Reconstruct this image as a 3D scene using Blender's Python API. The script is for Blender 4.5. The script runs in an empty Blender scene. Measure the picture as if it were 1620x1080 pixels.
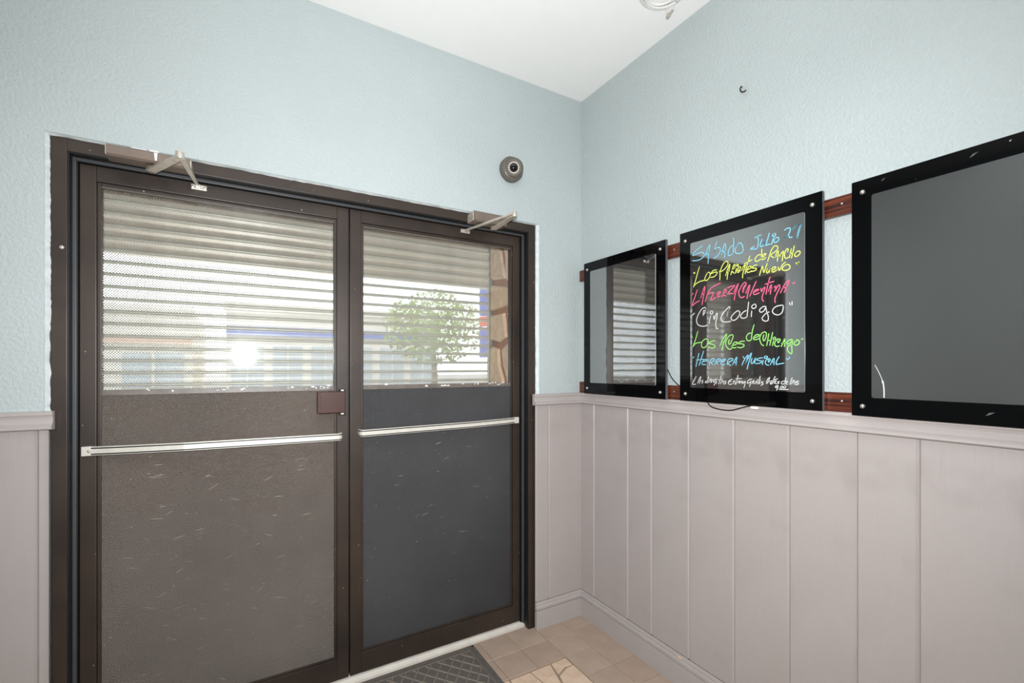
import bpy, bmesh, math, random
from mathutils import Vector, Matrix, noise
random.seed(7)
scene = bpy.context.scene
COL = scene.collection

# ------------------------------------------------------------------ camera, world, lights
FPX, YH, CX = 723.0, 581.3, 810.0            # focal length, horizon row, principal column (1620x1080)
TH = math.radians(30.36)
FW = (math.sin(TH), math.cos(TH)); RT = (math.cos(TH), -math.sin(TH))
CAM = Vector((-1.5931, -1.9693, 1.3458))
ROOM_H = 2.8
cam_d = bpy.data.cameras.new('camera'); cam = bpy.data.objects.new('camera', cam_d); COL.objects.link(cam)
cam_d.sensor_width = 36.0; cam_d.lens = 36.0 * FPX / 1620.0
cam_d.shift_y = (YH - 540.0) / 1620.0
cam_d.clip_start = 0.02; cam_d.clip_end = 500
cam.location = CAM; cam.rotation_euler = (math.pi / 2, 0, -TH)
scene.camera = cam

W = bpy.data.worlds.new('sky'); scene.world = W; W.use_nodes = True
bg = W.node_tree.nodes['Background']
bg.inputs['Color'].default_value = (0.86, 0.93, 1.0, 1); bg.inputs['Strength'].default_value = 5.0

sd = bpy.data.lights.new('sun', 'SUN'); sd.energy = 7.0; sd.angle = math.radians(1.0); sd.color = (1.0, 0.95, 0.87)
so = bpy.data.objects.new('sun', sd); COL.objects.link(so); so.rotation_euler = (math.radians(-38), math.radians(14), 0)

# the photographer's flash: the bare head beside the lens, and an added spot for its bounce off the ceiling
fd = bpy.data.lights.new('camera_flash', 'SPOT'); fd.energy = 216; fd.spot_size = math.radians(150); fd.spot_blend = 1.0; fd.shadow_soft_size = 0.035; fd.color = (0.965, 0.985, 1.0)
fo = bpy.data.objects.new('camera_flash', fd); COL.objects.link(fo); fo.location = CAM + Vector((0.0, 0.0, 0.10))
fo.rotation_euler = Vector((0.46, 0.87, -0.02)).to_track_quat('-Z', 'Y').to_euler()
bd = bpy.data.lights.new('bounce_flash', 'SPOT'); bd.energy = 200; bd.spot_size = math.radians(129); bd.spot_blend = 1.0
bd.shadow_soft_size = 0.05; bd.color = (0.95, 0.98, 1.0)
bo = bpy.data.objects.new('bounce_flash', bd); COL.objects.link(bo); bo.location = CAM + Vector((-0.02, -0.08, 0.22))
bo.rotation_euler = Vector((0.03, 0.12, 1.0)).to_track_quat('-Z', 'Y').to_euler()

vs = scene.view_settings
vs.view_transform = 'Standard'; vs.look = 'None'; vs.exposure = 0.07; vs.gamma = 1.0; vs.use_curve_mapping = False

# ------------------------------------------------------------------ pixel -> place
def ray(px, py):
    a = (px - CX) / FPX
    return Vector((FW[0] + a * RT[0], FW[1] + a * RT[1], (YH - py) / FPX))
def on(axis, val, px, py):
    d = ray(px, py); t = (val - CAM[axis]) / d[axis]; return CAM + d * t

# ------------------------------------------------------------------ materials
def srgb(*c):
    return tuple((v / 12.92 if v <= 0.04045 else ((v + 0.055) / 1.055) ** 2.4) for v in (x / 255 for x in c)) + (1.0,)
class N:
    def __init__(s, name):
        s.m = bpy.data.materials.new(name); s.m.use_nodes = True
        s.t = s.m.node_tree; s.p = s.t.nodes['Principled BSDF']; s.out = s.t.nodes['Material Output']
    def n(s, kind, **kw):
        o = s.t.nodes.new(kind)
        for k, v in kw.items(): setattr(o, k, v)
        return o
    def l(s, a, b): s.t.links.new(a, b)
    def coord(s, scale=(1, 1, 1), gen='Object'):
        tc = s.n('ShaderNodeTexCoord'); mp = s.n('ShaderNodeMapping'); mp.inputs['Scale'].default_value = scale
        s.l(tc.outputs[gen], mp.inputs[0]); return mp.outputs[0]
    def noise(s, vec, scale, detail=3, rough=0.55):
        t = s.n('ShaderNodeTexNoise'); t.inputs['Scale'].default_value = scale
        t.inputs['Detail'].default_value = detail; t.inputs['Roughness'].default_value = rough
        s.l(vec, t.inputs['Vector']); return t.outputs['Fac']
    def ramp(s, fac, stops):
        r = s.n('ShaderNodeValToRGB'); e = r.color_ramp.elements
        while len(e) < len(stops): e.new(0.5)
        for i, (p, c) in enumerate(stops): e[i].position = p; e[i].color = c
        s.l(fac, r.inputs[0]); return r.outputs[0]
    def math(s, op, a, b=None, c=None):
        m = s.n('ShaderNodeMath', operation=op)
        for i, v in enumerate((a, b, c)):
            if v is None: continue
            if isinstance(v, (int, float)): m.inputs[i].default_value = v
            else: s.l(v, m.inputs[i])
        return m.outputs[0]
    def bump(s, h, strength=0.3, dist=0.01):
        b = s.n('ShaderNodeBump'); b.inputs['Strength'].default_value = strength; b.inputs['Distance'].default_value = dist
        s.l(h, b.inputs['Height']); s.l(b.outputs[0], s.p.inputs['Normal']); return b
    def mix(s, fac, a, b):
        m = s.n('ShaderNodeMix', data_type='RGBA')
        if isinstance(fac, (int, float)): m.inputs[0].default_value = fac
        else: s.l(fac, m.inputs[0])
        for i, v in ((6, a), (7, b)):
            if isinstance(v, tuple): m.inputs[i].default_value = v
            else: s.l(v, m.inputs[i])
        return m.outputs[2]
    def base(s, v):
        if isinstance(v, tuple): s.p.inputs['Base Color'].default_value = v
        else: s.l(v, s.p.inputs['Base Color'])
    def set(s, **kw):
        for k, v in kw.items(): s.p.inputs[k.replace('_', ' ')].default_value = v
        return s
def plain(name, col, rough=0.5, metal=0.0, var=0.06, scale=12, bump=0.0, bscale=200, ior=1.45):
    """one colour with slight uneven wear"""
    k = N(name); v = k.coord()
    f = k.noise(v, scale)
    lo = tuple(c * (1 - var) for c in col[:3]) + (1,); hi = tuple(min(1, c * (1 + var)) for c in col[:3]) + (1,)
    k.base(k.ramp(f, [(0.3, lo), (0.7, hi)])); k.set(Roughness=rough, Metallic=metal, IOR=ior)
    if bump: k.bump(k.noise(v, bscale, 2), bump, 0.004)
    return k.m

def mk_wall():
    k = N('blue_textured_paint'); v = k.coord(); 
    f = k.noise(v, 1.6, 3)
    k.base(k.ramp(f, [(0.25, srgb(174, 183, 183)), (0.75, srgb(180, 189, 189))]))
    a = k.noise(v, 92, 4, 0.6); b = k.noise(v, 210, 2, 0.5)
    h = k.math('ADD', k.ramp(a, [(0.40, (0, 0, 0, 1)), (0.62, (1, 1, 1, 1))]), k.math('MULTIPLY', b, 0.5))
    k.bump(h, 0.36, 0.005); k.set(Roughness=0.6); return k.m
def mk_plank():
    k = N('mauve_grey_painted_wood'); v = k.coord((14, 14, 0.9))
    g = k.noise(v, 6.0, 5, 0.62); v2 = k.coord(); st = k.noise(v2, 3.2, 4)
    oi = k.n('ShaderNodeObjectInfo')
    c = k.ramp(st, [(0.22, srgb(150, 142, 139)), (0.42, srgb(163, 155, 152)), (0.8, srgb(167, 159, 157))])
    # scuffs
    sc = k.noise(k.coord((5, 5, 11)), 2.6, 6, 0.7)
    c = k.mix(k.math('MULTIPLY', k.math('GREATER_THAN', sc, 0.71), 0.35), c, srgb(128, 118, 116))
    k.base(c); k.bump(g, 0.22, 0.004); k.set(Roughness=0.42); return k.m
def mk_bronze():
    k = N('dark_bronze_anodised_aluminium'); v = k.coord()
    f = k.noise(v, 5, 4)
    c = k.ramp(f, [(0.3, srgb(46, 38, 33)), (0.7, srgb(62, 51, 44))])
    sp = k.noise(k.coord((1, 1, 0.5)), 95, 2, 0.5); c = k.mix(k.math('GREATER_THAN', sp, 0.775), c, srgb(176, 168, 158))
    k.base(c); k.set(Roughness=0.42, Metallic=0.25, IOR=1.5); k.bump(k.noise(v, 60, 2), 0.03, 0.002); return k.m
def mk_panel(name, lo, hi, rough, bump, peb, ior):
    k = N(name); v = k.coord(); f = k.noise(v, 2.6, 5, 0.6)
    c = k.ramp(f, [(0.28, lo), (0.72, hi)])
    # fine light scratches, long and near-horizontal
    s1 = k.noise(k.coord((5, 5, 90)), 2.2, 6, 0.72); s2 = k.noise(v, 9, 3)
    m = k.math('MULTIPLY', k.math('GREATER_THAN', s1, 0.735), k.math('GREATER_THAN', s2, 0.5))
    sp = k.math('GREATER_THAN', k.noise(v, 120, 1), 0.80)  # pale specks put in for flash glints on the pebbles
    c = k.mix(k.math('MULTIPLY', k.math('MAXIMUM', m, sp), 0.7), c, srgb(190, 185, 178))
    k.base(c); k.set(Roughness=rough, IOR=ior)
    vo = k.n('ShaderNodeTexVoronoi'); vo.inputs['Scale'].default_value = peb; k.l(v, vo.inputs['Vector'])
    k.bump(k.math('ADD', vo.outputs['Distance'], k.math('MULTIPLY', k.noise(v, peb * 2.2, 2), 0.6)), bump, 0.004); return k.m
def mk_slat():
    k = N('perforated_galvanised_slat'); v = k.coord()
    sx = k.n('ShaderNodeSeparateXYZ'); k.l(v, sx.inputs[0])
    P, Q = 0.0100, 0.0106
    def lattice(ox, oz):
        a = k.math('SUBTRACT', k.math('FRACT', k.math('ADD', k.math('DIVIDE', sx.outputs[0], P), ox)), 0.5)
        b = k.math('SUBTRACT', k.math('FRACT', k.math('ADD', k.math('DIVIDE', k.math('SUBTRACT', sx.outputs[2], 0.0145), Q), oz)), 0.5)
        a = k.math('MULTIPLY', a, P); b = k.math('MULTIPLY', b, Q)
        return k.math('SQRT', k.math('ADD', k.math('MULTIPLY', a, a), k.math('MULTIPLY', b, b)))
    d = k.math('MINIMUM', lattice(0.0, 0.0), lattice(0.5, 0.5))
    hole = k.math('LESS_THAN', d, 0.0024)
    hole = k.math('MULTIPLY', hole, k.math('GREATER_THAN', sx.outputs[2], 0.0142))
    hole = k.math('MULTIPLY', hole, k.math('LESS_THAN', sx.outputs[2], 0.0468))
    k.base(k.ramp(k.noise(v, 14, 3), [(0.3, srgb(200, 195, 183)), (0.7, srgb(216, 212, 202))])); k.set(Roughness=0.4, Metallic=0.15)
    tr = k.n('ShaderNodeBsdfTransparent'); mx = k.n('ShaderNodeMixShader')
    k.l(hole, mx.inputs[0]); k.l(k.p.outputs[0], mx.inputs[1]); k.l(tr.outputs[0], mx.inputs[2]); k.l(mx.outputs[0], k.out.inputs[0])
    return k.m
def mk_glass():
    k = N('door_glass'); tr = k.n('ShaderNodeBsdfTransparent'); tr.inputs[0].default_value = (0.965, 0.972, 0.965, 1)
    gl = k.n('ShaderNodeBsdfGlossy'); gl.inputs['Roughness'].default_value = 0.045
    fr = k.n('ShaderNodeFresnel'); ge = k.n('ShaderNodeNewGeometry'); k.l(k.math('SUBTRACT', 1.5, k.math('MULTIPLY', ge.outputs['Backfacing'], 1.5 - 1 / 1.5)), fr.inputs[0]); mx = k.n('ShaderNodeMixShader')
    k.l(fr.outputs[0], mx.inputs[0]); k.l(tr.outputs[0], mx.inputs[1]); k.l(gl.outputs[0], mx.inputs[2]); k.l(mx.outputs[0], k.out.inputs[0]); return k.m
def mk_wood():
    k = N('red_brown_stained_wood'); g = k.noise(k.coord((40, 1.6, 60)), 1.6, 6, 0.65)
    k.base(k.ramp(g, [(0.36, srgb(24, 11, 8)), (0.5, srgb(74, 33, 21)), (0.66, srgb(116, 54, 33))]))
    k.set(Roughness=0.33); k.bump(g, 0.1, 0.002); return k.m
def mk_board_glass():
    k = N('writing_board_glass'); k.base(srgb(42, 42, 42)); k.set(Roughness=0.02, IOR=4.2)
    f = k.noise(k.coord(), 700, 1); k.bump(f, 0.004, 0.001); return k.m
def mk_board_frame():
    k = N('black_gloss_acrylic'); v = k.coord()
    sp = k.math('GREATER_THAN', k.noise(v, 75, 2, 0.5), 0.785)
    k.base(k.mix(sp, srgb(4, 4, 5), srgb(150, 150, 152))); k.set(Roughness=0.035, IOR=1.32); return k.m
def mk_tile():
    k = N('beige_ceramic_tile'); v = k.coord(); oi = k.n('ShaderNodeObjectInfo')
    f = k.noise(v, 9, 4)
    c = k.ramp(f, [(0.25, srgb(162, 143, 128)), (0.75, srgb(178, 159, 143))])
    c = k.mix(k.math('MULTIPLY', oi.outputs['Random'], 0.35), c, srgb(152, 126, 110))
    k.base(c); k.set(Roughness=0.5); k.bump(k.noise(v, 70, 2), 0.05, 0.003); return k.m
def mk_flag():
    k = N('flagstone'); v = k.coord(); oi = k.n('ShaderNodeObjectInfo')
    f = k.noise(v, 16, 6, 0.7)
    c = k.ramp(f, [(0.25, srgb(172, 140, 120)), (0.5, srgb(206, 180, 156)), (0.8, srgb(220, 202, 182))])
    c = k.mix(k.math('MULTIPLY', oi.outputs['Random'], 0.4), c, srgb(204, 176, 156))
    k.base(c); k.set(Roughness=0.55); k.bump(f, 0.2, 0.006); return k.m
def mk_stone():
    k = N('tan_cladding_stone'); v = k.coord(); oi = k.n('ShaderNodeObjectInfo')
    f = k.noise(v, 26, 6, 0.7)
    c = k.ramp(f, [(0.25, srgb(196, 164, 140)), (0.6, srgb(226, 202, 180)), (0.85, srgb(240, 226, 208))])
    c = k.mix(k.math('MULTIPLY', oi.outputs['Random'], 0.45), c, srgb(232, 202, 170))
    k.base(c); k.set(Roughness=0.8); k.bump(k.noise(v, 60, 5), 0.5, 0.008); return k.m

M = {}
M['wall'] = mk_wall()
M['ceil'] = plain('white_ceiling_paint', srgb(238, 237, 235), 0.75, var=0.01, bump=0.05, bscale=120)
M['plank'] = mk_plank()
M['trim'] = plain('mauve_grey_gloss_trim', srgb(168, 160, 157), 0.36, var=0.03, scale=7)
M['bronze'] = mk_bronze()
M['black'] = plain('plain_black', srgb(16, 16, 17), 0.5)
M['frame_strip'] = plain('grey_stop_gasket', srgb(64, 65, 67), 0.45)
M['caulk'] = plain('old_white_caulk', srgb(200, 208, 208), 0.7, var=0.10, scale=40, bump=0.3, bscale=90)
M['panel_l'] = mk_panel('lit_brown_grey_sheet', srgb(80, 70, 62), srgb(96, 85, 76), 0.33, 0.75, 330, 2.0)  # lit copy of the sheet, flash glow put into its colour
M['panel_r'] = mk_panel('dim_charcoal_sheet', srgb(46, 46, 48), srgb(59, 59, 61), 0.38, 0.5, 400, 1.5)  # dim copy of the same sheet, darker away from the flash
M['strip'] = plain('grey_edge_strip', srgb(104, 96, 90), 0.4, var=0.2, scale=30)
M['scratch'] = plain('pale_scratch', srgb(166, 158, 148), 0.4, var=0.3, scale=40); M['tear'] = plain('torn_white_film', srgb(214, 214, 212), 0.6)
M['slat'] = mk_slat()
M['track'] = plain('galvanised_track', srgb(150, 148, 142), 0.4, 0.6)
M['glass'] = mk_glass()
M['alu'] = plain('brushed_aluminium', srgb(230, 225, 215), 0.3, 0.4, var=0.05, scale=30)
M['steel'] = plain('worn_steel', srgb(200, 192, 180), 0.38, 0.5, var=0.16, scale=60)
M['closer'] = plain('taupe_closer_enamel', srgb(122, 108, 98), 0.38, 0.3, var=0.08, scale=20)
M['lockbox'] = plain('oxblood_painted_steel', srgb(60, 30, 24), 0.45, 0.1, var=0.14, scale=22)
M['white'] = plain('white_plastic', srgb(222, 221, 217), 0.5)
M['thresh'] = plain('white_painted_threshold', srgb(204, 197, 187), 0.5, var=0.06, scale=18)
M['wood'] = mk_wood()
M['pedge'] = plain('lit_acrylic_edge', srgb(186, 188, 190), 0.25); M['bglass'] = mk_board_glass(); M['bframe'] = mk_board_frame()  # panel edge painted pale for the light the acrylic catches
M['bedge'] = plain('cut_acrylic_edge', srgb(84, 85, 88), 0.3)
M['chrome'] = plain('chrome_screw', srgb(206, 202, 196), 0.3, 0.85)
M['tile'] = mk_tile(); M['flag'] = mk_flag(); M['stone'] = mk_stone()
M['grout'] = plain('tan_grout', srgb(142, 122, 104), 0.85, var=0.12, scale=30, bump=0.2)
M['dgrout'] = plain('brown_mortar', srgb(172, 134, 116), 0.85, var=0.1, scale=30, bump=0.3)
M['mat'] = plain('charcoal_rubber_mat', srgb(92, 86, 81), 0.75, var=0.12, scale=60, bump=0.5, bscale=420)
M['matridge'] = plain('worn_mat_ridge', srgb(124, 114, 104), 0.75, var=0.12, scale=60, bump=0.5, bscale=420)
M['cable'] = plain('black_cable', srgb(20, 20, 21), 0.45)
M['camshell'] = plain('grey_camera_shell', srgb(98, 92, 85), 0.4, var=0.03)
M['lens'] = plain('dark_lens', srgb(8, 8, 14), 0.05, ior=1.6)
M['led'] = plain('clear_led', srgb(236, 226, 214), 0.25)
M['hook'] = plain('dark_hook_metal', srgb(70, 58, 46), 0.4, 0.6)
for nm, c in (('ink_blue', (122, 188, 212)), ('ink_yellow', (206, 216, 100)), ('ink_pink', (216, 94, 130)), ('ink_white', (196, 196, 194)), ('ink_green', (140, 206, 106))):
    M[nm] = plain(nm, srgb(*c), 0.6, var=0.05, scale=60)
M['asphalt'] = plain('asphalt', srgb(120, 118, 116), 0.9); M['pave'] = plain('concrete_pavement', srgb(190, 186, 178), 0.9)
M['soffit'] = plain('brown_soffit', srgb(152, 136, 120), 0.7, var=0.15, scale=3)
M['render'] = plain('cream_render', srgb(214, 206, 194), 0.8); M['bluepaint'] = plain('blue_paint', srgb(34, 72, 168), 0.5)
M['terracotta'] = plain('terracotta_paint', srgb(206, 160, 140), 0.6); M['redpaint'] = plain('red_paint', srgb(196, 44, 34), 0.5); M['leaf'] = plain('leaf_green', srgb(122, 142, 62), 0.7, var=0.3, scale=3)
M['bark'] = plain('bark', srgb(96, 78, 62), 0.9); M['dglass'] = plain('shop_glass', srgb(150, 160, 170), 0.2)  # shop glass lightened, sky reflection put into its colour

# ------------------------------------------------------------------ mesh helpers
class MB:
    def __init__(s): s.v = []; s.f = []; s.fm = []
    def add(s, vs, fs, mi=0):
        o = len(s.v); s.v += [tuple(v) for v in vs]; s.f += [tuple(i + o for i in f) for f in fs]; s.fm += [mi] * len(fs); return s
    def box(s, x0, x1, y0, y1, z0, z1, b=0.0, mi=0):
        x0, x1 = sorted((x0, x1)); y0, y1 = sorted((y0, y1)); z0, z1 = sorted((z0, z1))
        if b <= 0:
            v = [(x, y, z) for z in (z0, z1) for y in (y0, y1) for x in (x0, x1)]
            return s.add(v, [(0, 2, 3, 1), (4, 5, 7, 6), (0, 1, 5, 4), (2, 6, 7, 3), (0, 4, 6, 2), (1, 3, 7, 5)], mi)
        bm = bmesh.new(); bmesh.ops.create_cube(bm, size=1)
        for v in bm.verts: v.co = Vector(((x0 + x1) / 2 + v.co.x * (x1 - x0), (y0 + y1) / 2 + v.co.y * (y1 - y0), (z0 + z1) / 2 + v.co.z * (z1 - z0)))
        b = min(b, 0.45 * min(x1 - x0, y1 - y0, z1 - z0))
        bmesh.ops.bevel(bm, geom=list(bm.edges), offset=b, segments=2, profile=0.6, affect='EDGES')
        return s.bm(bm, mi)
    def bm(s, bm, mi=0, mat=None):
        bm.verts.ensure_lookup_table(); bm.verts.index_update()
        s.add([(mat @ v.co) if mat else v.co for v in bm.verts], [[v.index for v in f.verts] for f in bm.faces], mi); bm.free(); return s
    def prism(s, prof, a0, a1, axis, mi=0):
        """closed profile (p,q) extruded along axis: 'x' -> (y,z), 'y' -> (x,z), 'z' -> (x,y)"""
        n = len(prof); mkp = {'x': lambda a, p, q: (a, p, q), 'y': lambda a, p, q: (p, a, q), 'z': lambda a, p, q: (p, q, a)}[axis]
        v = [mkp(a0, *p) for p in prof] + [mkp(a1, *p) for p in prof]
        f = [(i, (i + 1) % n, n + (i + 1) % n, n + i) for i in range(n)] + [tuple(range(n))[::-1], tuple(range(n, 2 * n))]
        return s.add(v, f, mi)
    def tube(s, path, r, seg=8, mi=0, flat=1.0):
        P = [Vector(p) for p in path]; rings = []; up = Vector((0, 0, 1)); n0 = None
        for i, p in enumerate(P):
            t = (P[min(i + 1, len(P) - 1)] - P[max(i - 1, 0)]).normalized()
            if n0 is None:
                n0 = t.cross(up); n0 = t.cross(Vector((1, 0, 0))) if n0.length < 1e-3 else n0
            n0 = (n0 - t * n0.dot(t)).normalized(); b = t.cross(n0)
            rr = r[i] if isinstance(r, (list, tuple)) else r
            rings.append([p + n0 * math.cos(2 * math.pi * k / seg) * rr + b * math.sin(2 * math.pi * k / seg) * rr * flat for k in range(seg)])
        v = [q for R_ in rings for q in R_]
        f = [(i * seg + k, i * seg + (k + 1) % seg, (i + 1) * seg + (k + 1) % seg, (i + 1) * seg + k) for i in range(len(P) - 1) for k in range(seg)]
        f += [tuple(range(seg))[::-1], tuple(range((len(P) - 1) * seg, len(P) * seg))]
        return s.add(v, f, mi)
    def lathe(s, prof, mat, seg=28, mi=0):
        """profile (r, h) around local z, placed by a matrix"""
        v = []; 
        for r, h in prof: v += [mat @ Vector((r * math.cos(2 * math.pi * k / seg), r * math.sin(2 * math.pi * k / seg), h)) for k in range(seg)]
        f = [(i * seg + k, i * seg + (k + 1) % seg, (i + 1) * seg + (k + 1) % seg, (i + 1) * seg + k) for i in range(len(prof) - 1) for k in range(seg)]
        f += [tuple(range(seg))[::-1], tuple(range((len(prof) - 1) * seg, len(prof) * seg))]
        return s.add(v, f, mi)
    def build(s, name, mats, parent=None, smooth=False, origin=None):
        me = bpy.data.meshes.new(name)
        o3 = Vector(origin) if origin is not None else Vector((0, 0, 0))
        me.from_pydata([tuple(Vector(v) - o3) for v in s.v], [], s.f)
        mats = mats if isinstance(mats, (list, tuple)) else [mats]
        for m in mats: me.materials.append(M[m] if isinstance(m, str) else m)
        me.polygons.foreach_set('material_index', s.fm)
        bm = bmesh.new(); bm.from_mesh(me); bmesh.ops.recalc_face_normals(bm, faces=bm.faces); bm.to_mesh(me); bm.free()
        if smooth: me.polygons.foreach_set('use_smooth', [True] * len(me.polygons))
        return link(name, me, parent, o3)
def link(name, me, parent=None, loc=(0, 0, 0)):
    o = bpy.data.objects.new(name, me); COL.objects.link(o)
    if parent is not None:
        o.parent = parent; o.location = Vector(loc) - Vector(parent.get('at', (0, 0, 0)))
    else:
        o.location = loc; o['at'] = tuple(loc)
    if parent is not None: o['at'] = tuple(loc)
    return o
def thing(name, label, cat, at=(0, 0, 0), group=None, kind=None):
    o = bpy.data.objects.new(name, None); COL.objects.link(o); o.empty_display_size = 0.05; o.location = at; o['at'] = tuple(at)
    return tag(o, label, cat, group, kind)
def tag(o, label, cat, group=None, kind=None):
    o['label'] = label; o['category'] = cat
    if group: o['group'] = group
    if kind: o['kind'] = kind
    return o
def rot_to(d, at):
    return Matrix.Translation(Vector(at)) @ Vector(d).to_track_quat('Z', 'Y').to_matrix().to_4x4()
def smooth_path(pts, sub=4):
    P = [Vector(p) for p in pts]; out = []
    for i in range(len(P) - 1):
        a, b, c, d = P[max(i - 1, 0)], P[i], P[i + 1], P[min(i + 2, len(P) - 1)]
        for k in range(sub):
            t = k / sub
            out.append(0.5 * ((2 * b) + (c - a) * t + (2 * a - 5 * b + 4 * c - d) * t * t + (3 * b - a - 3 * c + d) * t ** 3))
    return out + [P[-1]]

# ------------------------------------------------------------------ room shell
XL, YB = -2.9, -4.3                       # opposite wall, wall behind the photographer
OX0, OX1, OZ = -2.132, -0.2754, 2.086     # opening for the double doors
w = MB(); w.box(XL - .1, OX0, 0, .12, -.02, ROOM_H); w.box(OX1, .12, 0, .12, -.02, ROOM_H); w.box(OX0, OX1, 0, .12, OZ, ROOM_H)
wall_front = tag(w.build('wall_front', 'wall'), 'pale blue textured wall around the double doors', 'wall', kind='structure')
wall_right = tag(MB().box(0, .12, YB - .1, 0, -.02, ROOM_H).build('wall_right', 'wall'), 'pale blue textured wall behind the three black boards', 'wall', kind='structure')
wall_left = tag(MB().box(XL - .12, XL, YB - .1, 0, -.02, ROOM_H).build('wall_left', 'wall'), 'pale blue wall opposite the black boards, reflected in them', 'wall', kind='structure')
wall_back = tag(MB().box(XL, 0, YB - .12, YB, -.02, ROOM_H).build('wall_back', 'wall'), 'pale blue wall behind the viewer', 'wall', kind='structure')
ceiling = tag(MB().box(XL - .12, .12, YB - .12, .12, ROOM_H, ROOM_H + .1).build('ceiling', 'ceil'), 'plain white painted ceiling', 'ceiling', kind='structure')
floor = tag(MB().box(XL - .12, .12, YB - .12, .13, -.12, -.004).build('floor', 'grout'), 'beige tiled floor with a flagstone inlay', 'floor', kind='structure')

# wainscot planks (each one a part of its wall)
seams = [0.0, -.1168, -.362, -.5095, -.7098, -.9104, -1.1111, -1.3077, -1.4545]
pat = [.245, .1475, .2, .2, .2, .2, .1475]
while seams[-1] > YB + .25: seams.append(seams[-1] - pat[(len(seams) - 2) % 7])
seams.append(YB)
def plank_box(a0, a1, axis, face, t=.009, z0=.02, z1=1.19):
    m = MB(); g = .0008; b = .005
    lo, hi = min(a0, a1) + g, max(a0, a1) - g
    # chamfered board: profile in plan
    if axis == 'y':
        prof = [(0.002, lo), (face * (t - b), lo), (face * t, lo + b), (face * t, hi - b), (face * (t - b), hi), (0.002, hi)]
    else:
        prof = [(lo, 0.002), (lo, face * (t - b)), (lo + b, face * t), (hi - b, face * t), (hi, face * (t - b)), (hi, 0.002)]
    return m.prism(prof, z0, z1, 'z')
for a, b in zip(seams[:-1], seams[1:]):
    plank_box(b, a, 'y', -1).build('plank', 'plank', wall_right, origin=(0, (a + b) / 2, .6))
MB().box(-.003, 0, YB, 0, .02, 1.19).build('backing_sheet', 'plank', wall_right)
MB().box(-.302, 0, -.003, 0, .02, 1.19).build('backing_sheet', 'plank', wall_front); MB().box(XL, -2.121, -.003, 0, .02, 1.19).build('backing_sheet', 'plank', wall_front)
# narrow board return between the door frame and the corner, and boards left of the doors
for a, b in ((-.2225, -.002), (-.302, -.2225)):
    plank_box(a, b, 'x', -1).build('plank', 'plank', wall_front, origin=((a + b) / 2, 0, .6))
lx = [-2.121, -2.147, -2.35, -2.55, -2.75, XL]
for a, b in zip(lx[1:], lx[:-1]):
    plank_box(a, b, 'x', -1).build('plank', 'plank', wall_front, origin=((a + b) / 2, 0, .6))

# chair rail (ogee) and baseboard profiles: (distance from wall, height)
RAIL = [(0, 1.153), (.024, 1.153), (.030, 1.157), (.030, 1.163), (.026, 1.167), (.020, 1.172), (.0165, 1.180), (.016, 1.188), (.018, 1.195), (.021, 1.199), (.021, 1.207), (.018, 1.210), (0, 1.210)]
BASE = [(0, 0.0), (.016, 0.0), (.016, .0955), (.009, .0965), (.009, .1000), (.0155, .1010), (.0155, .114), (.012, .120), (.013, .124), (.011, .136), (.008, .140), (0, .140)]
M['brown_line'] = plain('dark_brown_line', srgb(104, 92, 86), 0.8, var=0.3, scale=25)
def run(prof, wall, a0, a1, name, label, cat, matn='trim'):
    m = MB()
    if wall == 'right': m.prism([(-d, z) for d, z in prof], a0, a1, 'y')
    elif wall == 'left': m.prism([(XL + d, z) for d, z in prof], a0, a1, 'y')
    elif wall == 'back': m.prism([(YB + d, z) for d, z in prof], a0, a1, 'x')
    else: m.prism([(-d, z) for d, z in prof], a0, a1, 'x')
    o = tag(m.build(name, matn), label, cat, kind='structure')
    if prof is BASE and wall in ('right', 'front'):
        g = MB()  # dark brown strips along the top joint and the groove
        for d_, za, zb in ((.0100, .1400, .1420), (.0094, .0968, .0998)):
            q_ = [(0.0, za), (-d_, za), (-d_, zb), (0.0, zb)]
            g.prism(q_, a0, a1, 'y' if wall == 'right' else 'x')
        g.build('joint_line', 'brown_line', o)
    return o
run(RAIL, 'right', YB, 0, 'trim_1', 'mauve grey chair rail below the black boards', 'chair rail')
run(RAIL, 'front', -.318, -.0, 'trim_2', 'short mauve grey chair rail between door frame and corner', 'chair rail')
run(RAIL, 'front', XL, -2.108, 'trim_3', 'mauve grey chair rail left of the double doors', 'chair rail')
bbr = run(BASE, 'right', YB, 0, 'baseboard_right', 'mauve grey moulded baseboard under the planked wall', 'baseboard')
q = on(0, -.0165, 1075, 1039)
MB().add([(q.x, q.y + .012, q.z + .002), (q.x, q.y - .010, q.z + .004), (q.x, q.y - .013, q.z - .004), (q.x, q.y + .006, q.z - .006)], [(0, 1, 2, 3)]).build('paint_chip', 'stone', bbr)
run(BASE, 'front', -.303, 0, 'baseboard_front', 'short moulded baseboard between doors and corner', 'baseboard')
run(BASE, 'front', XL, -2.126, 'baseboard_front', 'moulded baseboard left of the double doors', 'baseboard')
run(BASE, 'left', YB, 0, 'baseboard_left', 'moulded baseboard on the wall opposite the boards', 'baseboard')

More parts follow.
